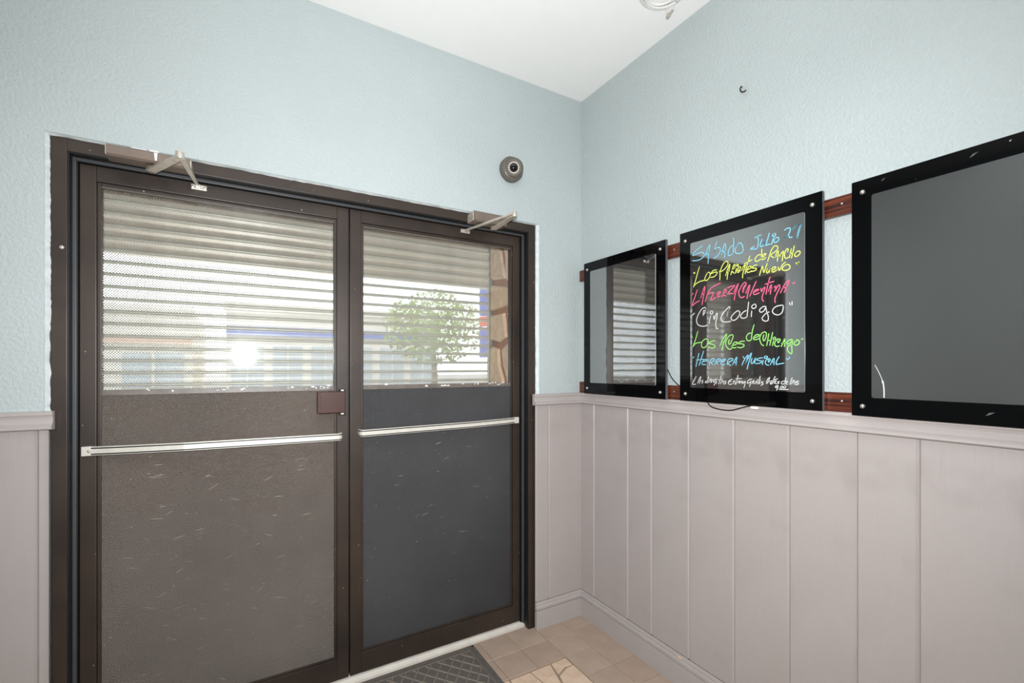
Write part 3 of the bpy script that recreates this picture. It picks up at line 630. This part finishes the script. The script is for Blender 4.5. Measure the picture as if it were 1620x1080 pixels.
# handwriting: strokes read off the board, in crop pixels (13.5 per photo pixel) from the crop's corner
A_, B_, C_, D_, E_, F_, G_, H_, I_, J_ = (1085, 340), (1180, 340), (1085, 395), (1180, 395), (1085, 440), (1180, 440), (1085, 505), (1180, 505), (1085, 550), (1180, 550)
def S(t): return [tuple(map(float, q.split(','))) for q in t.split()]
INK = [
 ('ink_blue', 'blue marker word reading SAbAdo at the start of the top line', .0034, [
  (A_, '350,660 250,730 170,810 150,865 200,850 290,805 360,800 395,840 370,900 290,955 200,975 140,975'),
  (A_, '415,885 450,760 515,630 505,720 485,850 475,1035'), (A_, '415,880 455,830 500,790'),
  (A_, '670,570 640,640 610,760 590,850 585,925 580,890 600,780 650,710 710,690 740,730 725,800 680,870 620,910 585,925'),
  (A_, '765,845 790,740 825,620 850,630 850,700 835,800 830,905'), (A_, '775,800 870,740'),
  (A_, '1020,490 1025,600 1015,720 1010,830'), (A_, '1005,650 950,690 910,770 905,840 920,865 970,850 1010,825'),
  (A_, '1110,640 1060,710 1050,780 1080,815 1150,820 1210,790 1225,720 1205,640 1165,595 1120,610 1090,660'),
 ]),
 ('ink_blue', 'blue marker words reading JuLio 27 at the end of the top line', .0034, [
  (B_, '190,490 240,455 325,425'), (B_, '245,455 265,520 262,620 250,690 220,725 150,725 95,730 130,700 180,675'),
  (B_, '345,520 315,600 305,660 340,675 375,630 400,560 405,495 390,580 375,665'),
  (B_, '500,385 470,500 440,600 425,655 470,630 525,620'), (B_, '590,490 565,570 550,630'),
  (B_, '600,395 570,420 575,450 610,455 635,425 625,395 600,395'), (B_, '625,490 600,540 605,580 650,580 695,545 705,500 675,475 630,490'),
  (B_, '825,325 870,290 930,275 950,300 935,370 890,440 810,490 840,470 890,440 930,460 940,485 990,470'),
  (B_, '1005,300 1060,250 1120,210 1175,200 1150,290 1120,400 1100,495'), (B_, '1010,290 1070,235 1165,195 1135,300 1105,400 1095,490')]),
 ('ink_yellow', 'yellow marker line reading Los Parientes de Rancho Nuevo', .0033, [
  (B_, '340,730 340,800 335,880 320,950'), (B_, '330,850 270,850 210,910 195,960 230,990 290,960 330,910'), (B_, '350,910 400,870 430,830 390,830 350,880 335,940 370,950 425,910'),
  (B_, '465,985 500,880 540,760 590,680 640,655 680,680 670,740 600,800 530,850 520,860 560,890 590,910'),
  (B_, '625,905 650,820 690,765 690,830 670,985'), (B_, '630,880 740,850'), (B_, '725,885 750,830 800,770 790,860 775,980'),
  (B_, '890,790 905,740 880,720 845,770 825,850 835,910 870,925 905,900'), (B_, '970,720 950,810 930,910'), (B_, '1035,660 1010,770 975,915'), (B_, '935,840 1000,800'),
  (B_, '1060,800 1040,860 1060,885 1110,870 1155,820 1150,775 1100,775 1060,810'),
  (C_, '165,485 180,510 195,480'), (C_, '290,365 250,500 200,680 160,800 200,740 290,680 400,650'), (C_, '470,480 420,570 405,640 440,655 490,610 520,530 500,480 460,490'),
  (C_, '660,430 590,440 545,490 540,510 610,480 670,480 650,530 600,575 530,590'), (C_, '720,450 730,520 725,645'),
  (C_, '735,480 750,410 800,300 860,245 900,265 890,330 820,420 745,470'), (C_, '850,550 890,420 940,300 930,400 895,520 880,630'), (C_, '860,510 930,450'),
  (C_, '960,530 990,420 1020,330 1050,320 1040,380 985,430 1000,470 1030,500'), (C_, '1080,400 1070,450 1060,500'), (C_, '1100,305 1080,330 1100,350 1125,330 1105,305'),
  (C_, '1090,470 1150,420 1170,370 1130,370 1100,440 1115,485 1165,440'), (C_, '1195,440 1215,390 1200,400 1270,310 1250,400 1220,500 1210,600'),
  (D_, '85,135 45,260 10,380 -15,510'), (D_, '-30,295 40,265 130,210'), (D_, '30,430 100,390 110,350 60,360 25,430 30,480 80,475 120,450'),
  (D_, '235,325 170,340 130,385 190,390 225,400 200,440 120,465'), (D_, '290,545 320,450 350,345 370,420 385,490 420,390 455,290'),
  (D_, '460,400 440,470 460,495 490,450 510,390 500,480'), (D_, '545,440 600,420 640,370 590,370 550,420 560,470 610,465 655,430'),
  (D_, '690,370 705,430 730,420 780,320 845,265'), (D_, '850,320 790,370 780,425 830,440 910,420 945,370 920,320 860,315'), (D_, '1070,280 1110,315 1130,260'), (D_, '1090,280 1112,312 1120,275')]),
 ('ink_pink', 'pink marker line reading LA FuerzA CAlentAnA', .0036, [
  (E_, '130,350 155,325'), (E_, '245,245 200,380 135,585 200,530 290,480'), (E_, '320,420 360,290 405,170 400,280 370,420 345,565'), (E_, '330,370 400,310'),
  (E_, '415,500 450,370 500,260 580,180 680,130 740,100'), (E_, '460,350 540,310 590,310 570,370 530,460 590,445 640,390 655,310 640,390'),
  (E_, '650,390 710,340 740,290 690,300 660,370 680,400 740,380'), (E_, '770,405 800,320 830,240 860,240 855,290 800,330 820,370 860,375'),
  (E_, '890,205 960,175 1045,155 980,230 890,330 950,325 1020,330'), (E_, '1010,340 1060,220 1120,115 1090,220 1050,350 1035,465'), (E_, '1020,290 1095,260'),
  (E_, '1225,300 1240,220 1290,130 1270,90 1220,120 1150,240 1130,330 1160,400 1200,415 1250,385'), (E_, '1215,300 1230,200 1280,130'),
  (F_, '0,320 40,220 80,140 70,230 40,330 25,430'), (F_, '10,270 80,250'), (F_, '220,65 160,200 85,380'), (F_, '155,310 230,270 280,240 220,240 165,290 170,340 220,340 285,310'),
  (F_, '320,220 335,290 360,230 405,190 390,270 350,380 350,450 375,490'), (F_, '515,-30 480,100 450,220 430,340'), (F_, '410,130 500,95 600,65'),
  (F_, '480,280 510,200 545,135 535,230 520,335'), (F_, '490,240 560,210'), (F_, '605,190 640,170 615,290 660,200 700,145 725,160 710,230 650,350 620,440 625,520'),
  (F_, '740,310 800,180 870,80 925,45 900,130 820,300'), (F_, '770,215 870,190'), (F_, '1000,100 1020,110 1045,85')]),
 ('ink_white', 'white marker line reading CinCodigo', .0033, [
  (E_, '140,790 150,770'), (E_, '160,775 180,745'), (E_, '365,800 380,690 420,690 425,640 400,625 340,660 270,770 230,880 240,960 290,1010 370,1025 450,1010'), (E_, '365,800 410,720 425,650'),
  (E_, '530,800 510,880 500,960'), (E_, '545,690 520,730 540,765 570,750 570,710 545,690'), (E_, '595,800 605,880 640,790 665,740 670,800 645,920 640,1010 655,1075 690,1060'),
  (E_, '880,810 895,720 940,640 930,610 890,640 800,740 750,840 765,910 830,935 960,920'), (E_, '885,800 900,720 930,650'),
  (E_, '1110,690 1040,740 975,820 975,880 1020,900 1080,870 1140,790 1150,720 1110,690'), (E_, '1340,510 1325,650 1305,830'), (E_, '1290,690 1230,720 1175,790 1175,835 1230,855 1300,830'),
  (F_, '125,700 115,820'), (F_, '180,550 130,590 130,630 170,645 215,615 210,565 180,550'),
  (F_, '430,610 380,600 310,650 290,690 320,725 380,700 425,630 445,720 475,800 475,890 430,915 370,900 345,850 380,800 440,740 495,720'),
  (F_, '800,590 770,575 650,600 580,660 570,720 620,770 700,780 770,730 795,650 800,590'), (F_, '930,520 945,570'), (F_, '985,500 985,570')]),
 ('ink_green', 'green marker line reading Los ACes de CHicago', .0033, [
  (G_, '125,390 140,380'), (G_, '255,255 210,420 150,585 200,520 260,500 330,490'), (G_, '430,415 360,460 330,540 350,595 400,600 460,540 480,450 440,415'),
  (G_, '625,450 550,470 490,510 560,530 620,560 610,600 550,615 480,590'), (G_, '725,570 790,420 870,310 850,400 800,530 775,645'), (G_, '750,490 850,470'),
  (G_, '930,430 910,500 935,530 970,480 1010,370 990,330 930,350 870,430 850,530 890,610 940,640 980,620'), (G_, '990,560 1060,540 1100,495 1040,490 990,560 1000,605 1070,605'),
  (G_, '1255,465 1180,470 1130,500 1120,520 1190,520 1245,550 1220,590 1150,605 1100,590'),
  (H_, '175,115 140,240 115,440'), (H_, '110,290 50,310 10,370 20,430 60,460 110,440'), (H_, '160,400 250,370 285,330 220,330 160,390 170,430 230,430 290,400'),
  (H_, '385,330 365,400 385,460 430,380 435,290 390,270 330,310 295,400 310,480 340,540 380,560'), (H_, '490,305 470,420 445,560'), (H_, '570,280 545,400 510,555'), (H_, '450,460 545,440'),
  (H_, '590,460 570,560'), (H_, '600,380 580,405 600,430 635,410 620,380 600,380'), (H_, '680,450 690,500 730,450 720,420 660,430 620,490 620,550 660,580 715,565'),
  (H_, '755,580 800,480 830,410 830,500 825,580'), (H_, '760,510 850,490'), (H_, '990,430 930,440 875,490 890,525 950,500 1000,440 980,560 985,680 970,735 910,690 885,620 920,560 1010,530'),
  (H_, '1080,460 1035,490 1040,540 1090,550 1140,510 1130,450 1080,435'), (H_, '1185,430 1215,410')]),
 ('ink_blue', 'blue marker line reading HerrerA MusicAL', .0031, [
  (G_, '145,825 170,800'), (G_, '280,725 250,850 215,1010'), (G_, '380,680 330,830 285,985'), (G_, '225,870 380,850'), (G_, '345,910 420,890 455,860 400,860 350,910 350,960 430,965'),
  (G_, '505,975 520,900 550,850 600,835 610,870 560,910 530,920 580,965'), (G_, '620,970 640,900 680,850 735,845 730,880 660,920 690,965'), (G_, '745,910 820,890 850,850 790,860 750,910 760,965 830,960'),
  (G_, '885,970 895,880 940,840 1000,840 990,880 900,930 960,990'), (G_, '995,970 1040,880 1090,805 1080,890 1070,975'), (G_, '1010,930 1090,910'),
  (G_, '1225,795 1245,830'), (G_, '1200,975 1250,860 1330,760 1300,870 1265,950'), (H_, '-17,950 50,830 120,715 90,830 50,960 25,1065'),
  (H_, '130,830 110,910 130,945 170,900 205,815 185,940'), (H_, '355,820 280,830 225,860 280,880 335,890 310,930 215,945'), (H_, '370,870 350,965'), (H_, '430,780 395,800 400,830 440,825 465,800 430,780'),
  (H_, '480,860 480,915 520,870 500,840 440,860 415,920 440,970 490,975'), (H_, '525,965 560,880 600,830 600,900 600,970'), (H_, '540,920 610,900'), (H_, '710,800 660,880 650,960 720,950 810,935'), (H_, '870,830 885,855'), (H_, '905,850 940,805')]),
 ('ink_white', 'small white marker line reading LAs dAmitAs EntrAn GrAtis Antes de lAs 9.00', .0026, [
  (I_, '220,610 180,690 140,775 215,775'), (I_, '250,755 285,670 320,610 310,690 290,760'), (I_, '260,720 320,700'), (I_, '370,690 340,710 365,735 340,755'),
  (I_, '490,610 470,680 465,750'), (I_, '465,700 420,720 415,745 465,740'), (I_, '490,740 510,690 540,660 530,740'), (I_, '550,740 560,690 590,680 590,740 630,670 655,680 620,760 600,800'),
  (I_, '660,720 650,770'), (I_, '680,670 690,690'), (I_, '755,590 730,690 700,770'), (I_, '690,690 770,670'), (I_, '740,770 760,720 790,690 800,770'), (I_, '860,705 820,720 860,750 820,775'),
  (I_, '990,670 930,700 905,740 930,780 985,770'), (I_, '920,725 970,715'), (I_, '1010,770 1020,710 1050,710 1050,780'), (I_, '1115,585 1095,690 1070,780'), (I_, '1070,660 1190,655'),
  (I_, '1110,750 1130,710 1155,710 1140,750'), (I_, '1150,760 1180,710 1200,740 1200,770'), (I_, '1220,710 1225,760 1270,710 1255,800 1240,850'),
  (J_, '130,670 70,680 30,730 40,760 90,730 110,700 95,770 75,825'), (J_, '130,770 150,710 180,700 160,740 190,770'), (J_, '195,770 220,720 240,700 240,770'), (J_, '305,605 285,700 265,770'), (J_, '250,680 320,690'),
  (J_, '300,720 295,770'), (J_, '375,720 330,740 370,770 320,800'), (J_, '435,760 460,680 510,630 490,690 460,760'), (J_, '435,710 490,690'), (J_, '510,700 525,770 540,770 550,700'),
  (J_, '625,610 590,690 565,770'), (J_, '560,700 680,660'), (J_, '610,740 650,710 620,710 605,750 650,765'), (J_, '715,715 680,730 710,750 670,765'), (J_, '855,635 840,700 820,780'), (J_, '820,710 770,720 755,760 790,775 825,750'),
  (J_, '840,750 890,730 870,710 835,750 880,780'), (J_, '990,640 965,700 940,780'), (J_, '975,775 1000,710 1030,690 1035,770'), (J_, '985,745 1035,735'), (J_, '1130,710 1070,720 1060,740 1120,750 1110,785 1050,780'),
  (J_, '685,800 630,825 640,850 690,820 670,870 655,905'), (J_, '703,878 715,882'), (J_, '760,815 735,840 750,865 785,845 775,815 755,815'), (J_, '830,810 805,835 815,865 850,845 845,815 825,810'), (J_, '730,890 910,890')]),
]
XI = BX1 - .0036
for mat, lab, wd, strokes in INK:
    m = MB()
    for org, txt in strokes:
        P = []
        for (u, v) in S(txt):
            q = on(0, XI, org[0] + u / 13.5, org[1] + v / 13.5); P.append(Vector((q.y, q.z)))
        P = smooth_path([Vector((p.x, p.y, 0)) for p in P], 4); L = len(P); vs_ = []
        for i, p in enumerate(P):
            t = (P[min(i + 1, L - 1)] - P[max(i - 1, 0)]); t = t.normalized() if t.length > 1e-6 else Vector((1, 0, 0))
            if i == 0: p = p - t * wd * .4
            if i == L - 1: p = p + t * wd * .4
            nn = Vector((-t.y, t.x, 0)) * wd / 2 * (0.75 if i in (0, L - 1) else 1)
            for sg in (1, -1): vs_.append((XI, p.x + nn.x * sg, p.y + nn.y * sg))
        m.add(vs_, [(i * 2, i * 2 + 1, i * 2 + 3, i * 2 + 2) for i in range(L - 1)])
    o = m.build('handwriting', mat, bd2); o['label'] = lab
# chip in the third board's pane: a bright curved crack
P = [on(0, XI, *q) for q in ((1384, 577), (1391, 590), (1396.5, 604), (1398.5, 616), (1398.5, 629))]
MB().tube(smooth_path(P, 4), [.0008] * 8 + [.0026] + [.0016] * 8, 6).build('crack', 'ink_white', bd3)
for px, py, s in ((1540, 245, .006), (1397, 284, .004), (1566, 655, .006)):
    q = on(0, BX1 - .0006, px, py)
    MB().add([(q.x, q.y + s * 1.3, q.z - s * .8), (q.x, q.y, q.z - s * .3), (q.x, q.y - s * 1.5, q.z + s * .8), (q.x, q.y + s * .2, q.z + s * .5)], [(0, 1, 2, 3)]).build('scuff', 'bedge', bd3)

# loose leads of the boards
P = smooth_path([on(0, -.034, 1056, 584), on(0, -.030, 1062, 596), on(0, -.026, 1070, 606), on(0, -.026, 1078, 612)], 5)
tag(MB().tube(P, .0022, 8).build('power_cable', 'cable', smooth=True), 'thin black lead hanging between the first and middle boards', 'cable', 'leads of the boards')
P = smooth_path([on(0, -.034, 1119, 634), on(0, -.040, 1124, 642), on(0, -.042, 1138, 647), on(0, -.042, 1157, 648.5), on(0, -.040, 1176, 644), on(0, -.036, 1190, 641)], 5)
cb = tag(MB().tube(P, .0020, 8).build('power_cable', 'cable', smooth=True), 'thin black lead looping below the handwritten middle board', 'cable', 'leads of the boards')
q = on(0, -.040, 1194, 644.5); MB().box(q.x - .006, q.x + .004, q.y - .014, q.y + .012, q.z - .005, q.z + .004, .002).build('plug', 'white', cb)

# hook in the wall, coil of white cable on the ceiling
hk = on(0, 0, 1173, 141)
P = [Vector((.004, hk.y + .002, hk.z + .008))] + [on(0, -.014, *q) for q in ((1173.2, 136.8), (1171.2, 139.5), (1171.4, 143.2), (1174.2, 145.4), (1177.8, 144.6), (1180.2, 142.2))]
P = smooth_path(P, 4)
tag(MB().tube(P, .0026, 8).build('wall_hook', 'hook', smooth=True), 'small dark open hook screwed into the blue wall', 'hook')
cc = on(2, ROOM_H, 1049, -16)
coil = thing('cable_coil', 'white cable coiled against the ceiling near the right wall', 'cable coil', (cc.x, cc.y, ROOM_H))
rnd = random.Random(3)
for k, (rr, dz) in enumerate(((.088, .008), (.080, .014), (.066, .008), (.058, .014), (.072, .019))):
    ox, oy = rnd.uniform(-.006, .006), rnd.uniform(-.006, .006)
    P = [(cc.x + ox + rr * math.cos(a), cc.y + oy + rr * .92 * math.sin(a), ROOM_H - dz) for a in [2 * math.pi * i / 40 for i in range(41)]]
    MB().tube(P, .0042, 8).build('loop', 'white', coil, True)
q = on(2, ROOM_H - .012, 1060, 11); q2 = on(2, ROOM_H - .03, 1057, 25)
MB().box(q.x - .006, q.x + .006, q.y - .016, q.y + .016, ROOM_H - .028, ROOM_H - .001, .002).build('strap', 'white', coil)
a = on(2, ROOM_H - .028, 1065, 15); b = on(2, ROOM_H - .028, 1058, 24)
MB().tube([a, b], .0042, 8).build('plug_pin', 'steel', coil); MB().tube([b + (a - b) * -.35, b + (a - b) * .15], .0075, 10).build('plug_tip', 'steel', coil)

# ------------------------------------------------------------------ door mat
MX1, MY1, MX0, MY0 = -.640, .030, -1.72, -.60
mt = thing('door_mat', 'dark rubber door mat with diamond ridges before the right door', 'mat', ((MX0 + MX1) / 2, (MY0 + MY1) / 2, 0))
MB().box(MX0, MX1, MY0, MY1, .0005, .006, .002).build('base_sheet', 'mat', mt)
bw = .030
m = MB()
for (x0, x1, y0, y1) in ((MX0, MX1, MY1 - bw * .45, MY1), (MX0, MX1, MY0, MY0 + bw * .45), (MX0, MX0 + bw * .45, MY0, MY1), (MX1 - bw * .45, MX1, MY0, MY1)):
    m.box(x0, x1, y0, y1, .005, .0085, .0015)
m.build('border', 'mat', mt)
m = MB()
for (x0, x1, y0, y1) in ((MX0 + bw, MX1 - bw, MY1 - bw - .003, MY1 - bw), (MX1 - bw - .003, MX1 - bw, MY0 + bw, MY1 - bw), (MX0 + bw, MX1 - bw, MY0 + bw, MY0 + bw + .003), (MX0 + bw, MX0 + bw + .003, MY0 + bw, MY1 - bw)):
    m.box(x0, x1, y0, y1, .006, .009, .001)
m.build('border_line', 'matridge', mt)
# diamond ridges: bars at +-30 degrees, clipped to the field
def clip(px, py, dx, dy, x0, x1, y0, y1):
    t0, t1 = -9, 9
    for p_, d_, lo, hi in ((px, dx, x0, x1), (py, dy, y0, y1)):
        a_, b_ = (lo - p_) / d_, (hi - p_) / d_
        t0, t1 = max(t0, min(a_, b_)), min(t1, max(a_, b_))
    return (t0, t1) if t1 - t0 > .01 else None
m = MB(); fx0, fx1, fy0, fy1 = MX0 + bw + .008, MX1 - bw - .008, MY0 + bw + .008, MY1 - bw - .008
for sg in (1, -1):
    dx, dy = math.cos(math.radians(52)), sg * math.sin(math.radians(52))
    for k in range(-30, 60):
        c = clip(MX0 + k * .058, (fy0 + fy1) / 2, dx, dy, fx0, fx1, fy0, fy1)
        if not c: continue
        p0 = Vector((MX0 + k * .058 + dx * c[0], (fy0 + fy1) / 2 + dy * c[0])); p1 = Vector((MX0 + k * .058 + dx * c[1], (fy0 + fy1) / 2 + dy * c[1]))
        s_ = Vector((-dy, dx)) * .0034; t_ = s_ * .45
        v = [(p0 + s_), (p0 - s_), (p1 - s_), (p1 + s_)]; u = [(p0 + t_), (p0 - t_), (p1 - t_), (p1 + t_)]
        m.add([(q.x, q.y, .0055) for q in v] + [(q.x, q.y, .0092) for q in u], [(4, 5, 6, 7), (0, 1, 5, 4), (1, 2, 6, 5), (2, 3, 7, 6), (3, 0, 4, 7)])
rg = m.build('diamond_ridges', 'matridge', mt)

# ------------------------------------------------------------------ outside: roller shutter, stone return, canopy, street
SY = .45
SX0, SX1 = -2.36, -.334
sh = thing('roller_shutter', 'closed roller shutter of perforated metal slats outside the doors', 'roller shutter', ((SX0 + SX1) / 2, SY, -.05))
prof = [(.003, .0), (-.004, .001), (-.0055, .005), (-.004, .010), (.000, .0125), (.0035, .020), (.005, .030), (.0038, .040), (.0005, .0465), (.001, .0492)]
me0 = None
pts_ = prof + [(y + .0011, z) for y, z in prof[::-1]]
k = len(pts_); x0, x1 = SX0 - (SX0 + SX1) / 2, SX1 - (SX0 + SX1) / 2
mm = MB(); v = [(x0, *p) for p in pts_] + [(x1, *p) for p in pts_]
mm.add(v, [(i, (i + 1) % k, k + (i + 1) % k, k + i) for i in range(k)])
z = 2.0178 + .05 * 4 - .05 * 45
first = None
for i in range(46):
    at = ((SX0 + SX1) / 2, SY, z + .05 * i)
    if first is None:
        me = bpy.data.meshes.new('slat'); me.from_pydata(mm.v, [], mm.f); me.materials.append(M['slat'])
        me.polygons.foreach_set('use_smooth', [True] * len(me.polygons)); first = me
    link('slat', first, sh, at)
for xx in (SX0, SX1 - .012): pass
MB().box(SX0 - .05, SX0, SY - .03, SY + .03, -.05, 2.3, .003).build('guide_rail', 'track', sh)
MB().box(SX1 + .001, SX1 + .05, SY - .03, SY + .03, -.05, 2.3, .003).build('guide_rail', 'track', sh)
MB().box(SX0 - .05, SX1 + .05, SY - .02, SY + .25, 2.27, 2.54, .004).build('housing', 'track', sh)

# stone-clad return beside the right door
pil = tag(MB().box(-.318, .30, .121, .478, -.05, 2.54).build('wall_pillar', 'dgrout'), 'tan stone-clad pillar with brown mortar outside the right door', 'pillar', kind='structure')
pil2 = tag(MB().box(-3.0, -2.42, .121, .75, -.05, 2.54).build('wall_pillar', 'dgrout'), 'stone-clad pillar outside left of the shutter', 'pillar', kind='structure')
# irregular stones on the face at x = -.318 (y from .13 to .42), heights read from the photograph
def stone(poly, t=.016):
    c = Vector((sum(p[0] for p in poly) / len(poly), sum(p[1] for p in poly) / len(poly)))
    P = [Vector(p) for p in poly]; P = [c + (p - c) * (1 - .006 / max(.02, (p - c).length)) for p in P]; k = len(P)
    Q = [c + (p - c) * .90 for p in P]
    v = [(-.316, p.x, p.y) for p in P] + [(-.318 - t * .55, p.x, p.y) for p in P] + [(-.318 - t - random.uniform(0, .003), q.x, q.y) for q in Q]
    f = [(i, (i + 1) % k, k + (i + 1) % k, k + i) for i in range(k)] + [(k + i, k + (i + 1) % k, 2 * k + (i + 1) % k, 2 * k + i) for i in range(k)] + [tuple(range(2 * k, 3 * k))]
    MB().add(v, f).build('stone', 'stone', pil, origin=(-.318, c.x, c.y))
def sp(px, py):
    q = on(0, -.334, px, py); return (q.y, q.z)
XR = 800                                   # stones run on behind the door stile
def pstone(pts):
    """a stone outlined in photo pixels, pulled in by the mortar joint"""
    cx_ = sum(p[0] for p in pts) / len(pts); cy_ = sum(p[1] for p in pts) / len(pts)
    out = []
    for x, y in pts:
        if x <= 772: xx = x
        elif x >= 808: xx = x
        else: xx = x + (1.9 if x < cx_ else -1.9)
        out.append(sp(xx, y + (2.2 if y < cy_ else -2.2)))
    stone([(max(.13, min(.445, a)), b) for a, b in out])
pstone([(771, 350), (791, 350), (793, 390), (795, 415), (800, 444), (773, 447), (772, 400)])
pstone([(792, 350), (812, 350), (812, 450), (802, 447), (797, 412), (794, 385)])
pstone([(771, 449), (802, 449), (812, 453), (812, 482), (798, 489), (772, 496)])
pstone([(771, 497), (798, 491), (800, 505), (801, 522), (802, 536), (791, 545), (772, 541)])
pstone([(800, 490), (812, 485), (812, 540), (804, 535), (803, 515)])
pstone([(771, 544), (789, 548), (791, 575), (797, 602), (799, 640), (772, 640)])
pstone([(791, 548), (804, 539), (812, 542), (812, 640), (801, 640), (800, 602), (793, 575)])
zz = sp(785, 350)[1]
for za, zb in ((zz, zz + .15), (zz + .15, 2.53)):
    stone([(.13, za), (.29, za), (.27, zb), (.13, zb)]); stone([(.29, za), (.44, za), (.44, zb), (.27, zb)])
zl = sp(785, 640)[1]
for i in range(5):
    za, zb = zl * i / 5 - .0, zl * (i + 1) / 5
    stone([(.13, za), (.26 + .04 * (i % 2), za), (.28 - .03 * (i % 2), zb), (.13, zb)]); stone([(.26 + .04 * (i % 2), za), (.44, za), (.44, zb), (.28 - .03 * (i % 2), zb)])

# canopy over the entrance
cn = thing('canopy', 'brown canopy over the entrance, seen through the shutter holes', 'canopy', (-1.3, 2.1, 2.54), kind='structure')
MB().box(-7, 6, .122, 4.0, 2.60, 2.75).build('roof_slab', 'soffit', cn)
for i in range(9): MB().box(-7, 6, .35 + .45 * i, .47 + .45 * i, 2.52, 2.60).build('joist', 'soffit', cn)
MB().box(-7, 6, 3.98, 4.06, 2.50, 2.80).build('fascia', 'render', cn)
for xx in (-6.5, 5.5): MB().box(xx - .08, xx + .08, 3.7, 3.86, -.05, 2.6).build('post', 'render', cn)

# street
tag(MB().box(-40, 40, .131, 6.0, -.25, -.05).build('ground_pavement', 'pave'), 'pale concrete pavement outside the doors', 'pavement', kind='structure')
tag(MB().box(-60, 60, 6.0, 90, -.35, -.17).build('ground_street', 'asphalt'), 'grey street beyond the pavement', 'street', kind='structure')
def building(label, x0, x1, y0, y1, h, band, wins):
    b = thing('shop_building', label, 'building', ((x0 + x1) / 2, y0, -.17))
    MB().box(x0, x1, y0, y1, -.17, h).build('wall', 'render', b)
    MB().box(x0 - .1, x1 + .1, y0 - .25, y0 + .2, h - .25, h + .15).build('parapet', 'render', b)
    MB().box(x0, x1, y0 - .2, y0 - .0, band[0], band[1]).build('fascia_band', band[2], b)
    n_ = wins; wd = (x1 - x0) / n_
    for i in range(n_):
        f = MB().box(x0 + wd * (i + .12), x0 + wd * (i + .88), y0 - .06, y0 - .001, .3, band[0] - .5).build('window', 'dglass', b)
        MB().box(x0 + wd * (i + .48), x0 + wd * (i + .52), y0 - .10, y0 - .055, .3, band[0] - .5).build('mullion', 'render', f)
bxa, bxb = on(1, 26, 358, 520).x, on(1, 26, 690, 520).x
building('pale shop across the street with a blue fascia band', bxa, bxb, 26, 36, 4.6, (3.05, 3.50, 'bluepaint'), 6)
building('pale low building across the street with a terracotta fascia band', -24, -4, 28, 38, 4.4, (2.6, 2.9, 'terracotta'), 6)
def tree(label, x, y, h, r, seed):
    rnd = random.Random(seed); t = thing('tree', label, 'tree', (x, y, -.17), 'street trees')
    MB().tube([(x, y, -.17), (x + .05, y, h * .25), (x, y + .05, h * .55)], [.16, .12, .08], 8).build('trunk', 'bark', t)
    m = MB()
    for k in range(2600):
        d = Vector((rnd.gauss(0, 1), rnd.gauss(0, 1), rnd.gauss(0, 1))).normalized() * (rnd.random() ** .4)
        c = Vector((x + d.x * r, y + d.y * r, h * .68 + d.z * h * .34)); s_ = rnd.uniform(.06, .13)
        u = Vector((rnd.gauss(0, 1), rnd.gauss(0, 1), rnd.gauss(0, 1))).normalized() * s_; w_ = u.orthogonal().normalized() * s_ * .6
        m.add([c - u, c + w_, c + u, c - w_], [(0, 1, 2, 3)])
    f = m.build('foliage', 'leaf', t); f['kind'] = 'stuff'
tree('yellow-green tree across the street behind the right door', 4.6, 14.5, 4.2, 1.9, 1)
tree('leafy tree across the street seen left through the shutter', -7.5, 13.0, 4.8, 1.8, 2)
sxa, sxb = on(1, 8.2, 757, 500).x, on(1, 8.2, 800, 500).x; sm = (sxa + sxb) / 2
sg = thing('street_sign', 'tall blue and red sign on a post by the kerb', 'sign', (sm, 8.2, -.17))
MB().box(sm - .06, sm + .06, 8.17, 8.29, -.17, 3.4).build('post', 'track', sg)
for za, zb, mt_ in ((2.62, 3.45, 'bluepaint'), (2.36, 2.60, 'redpaint'), (1.60, 2.34, 'bluepaint')):
    MB().box(sxa, sxb, 8.06, 8.16, za, zb, .01).build('sign_panel', mt_, sg)
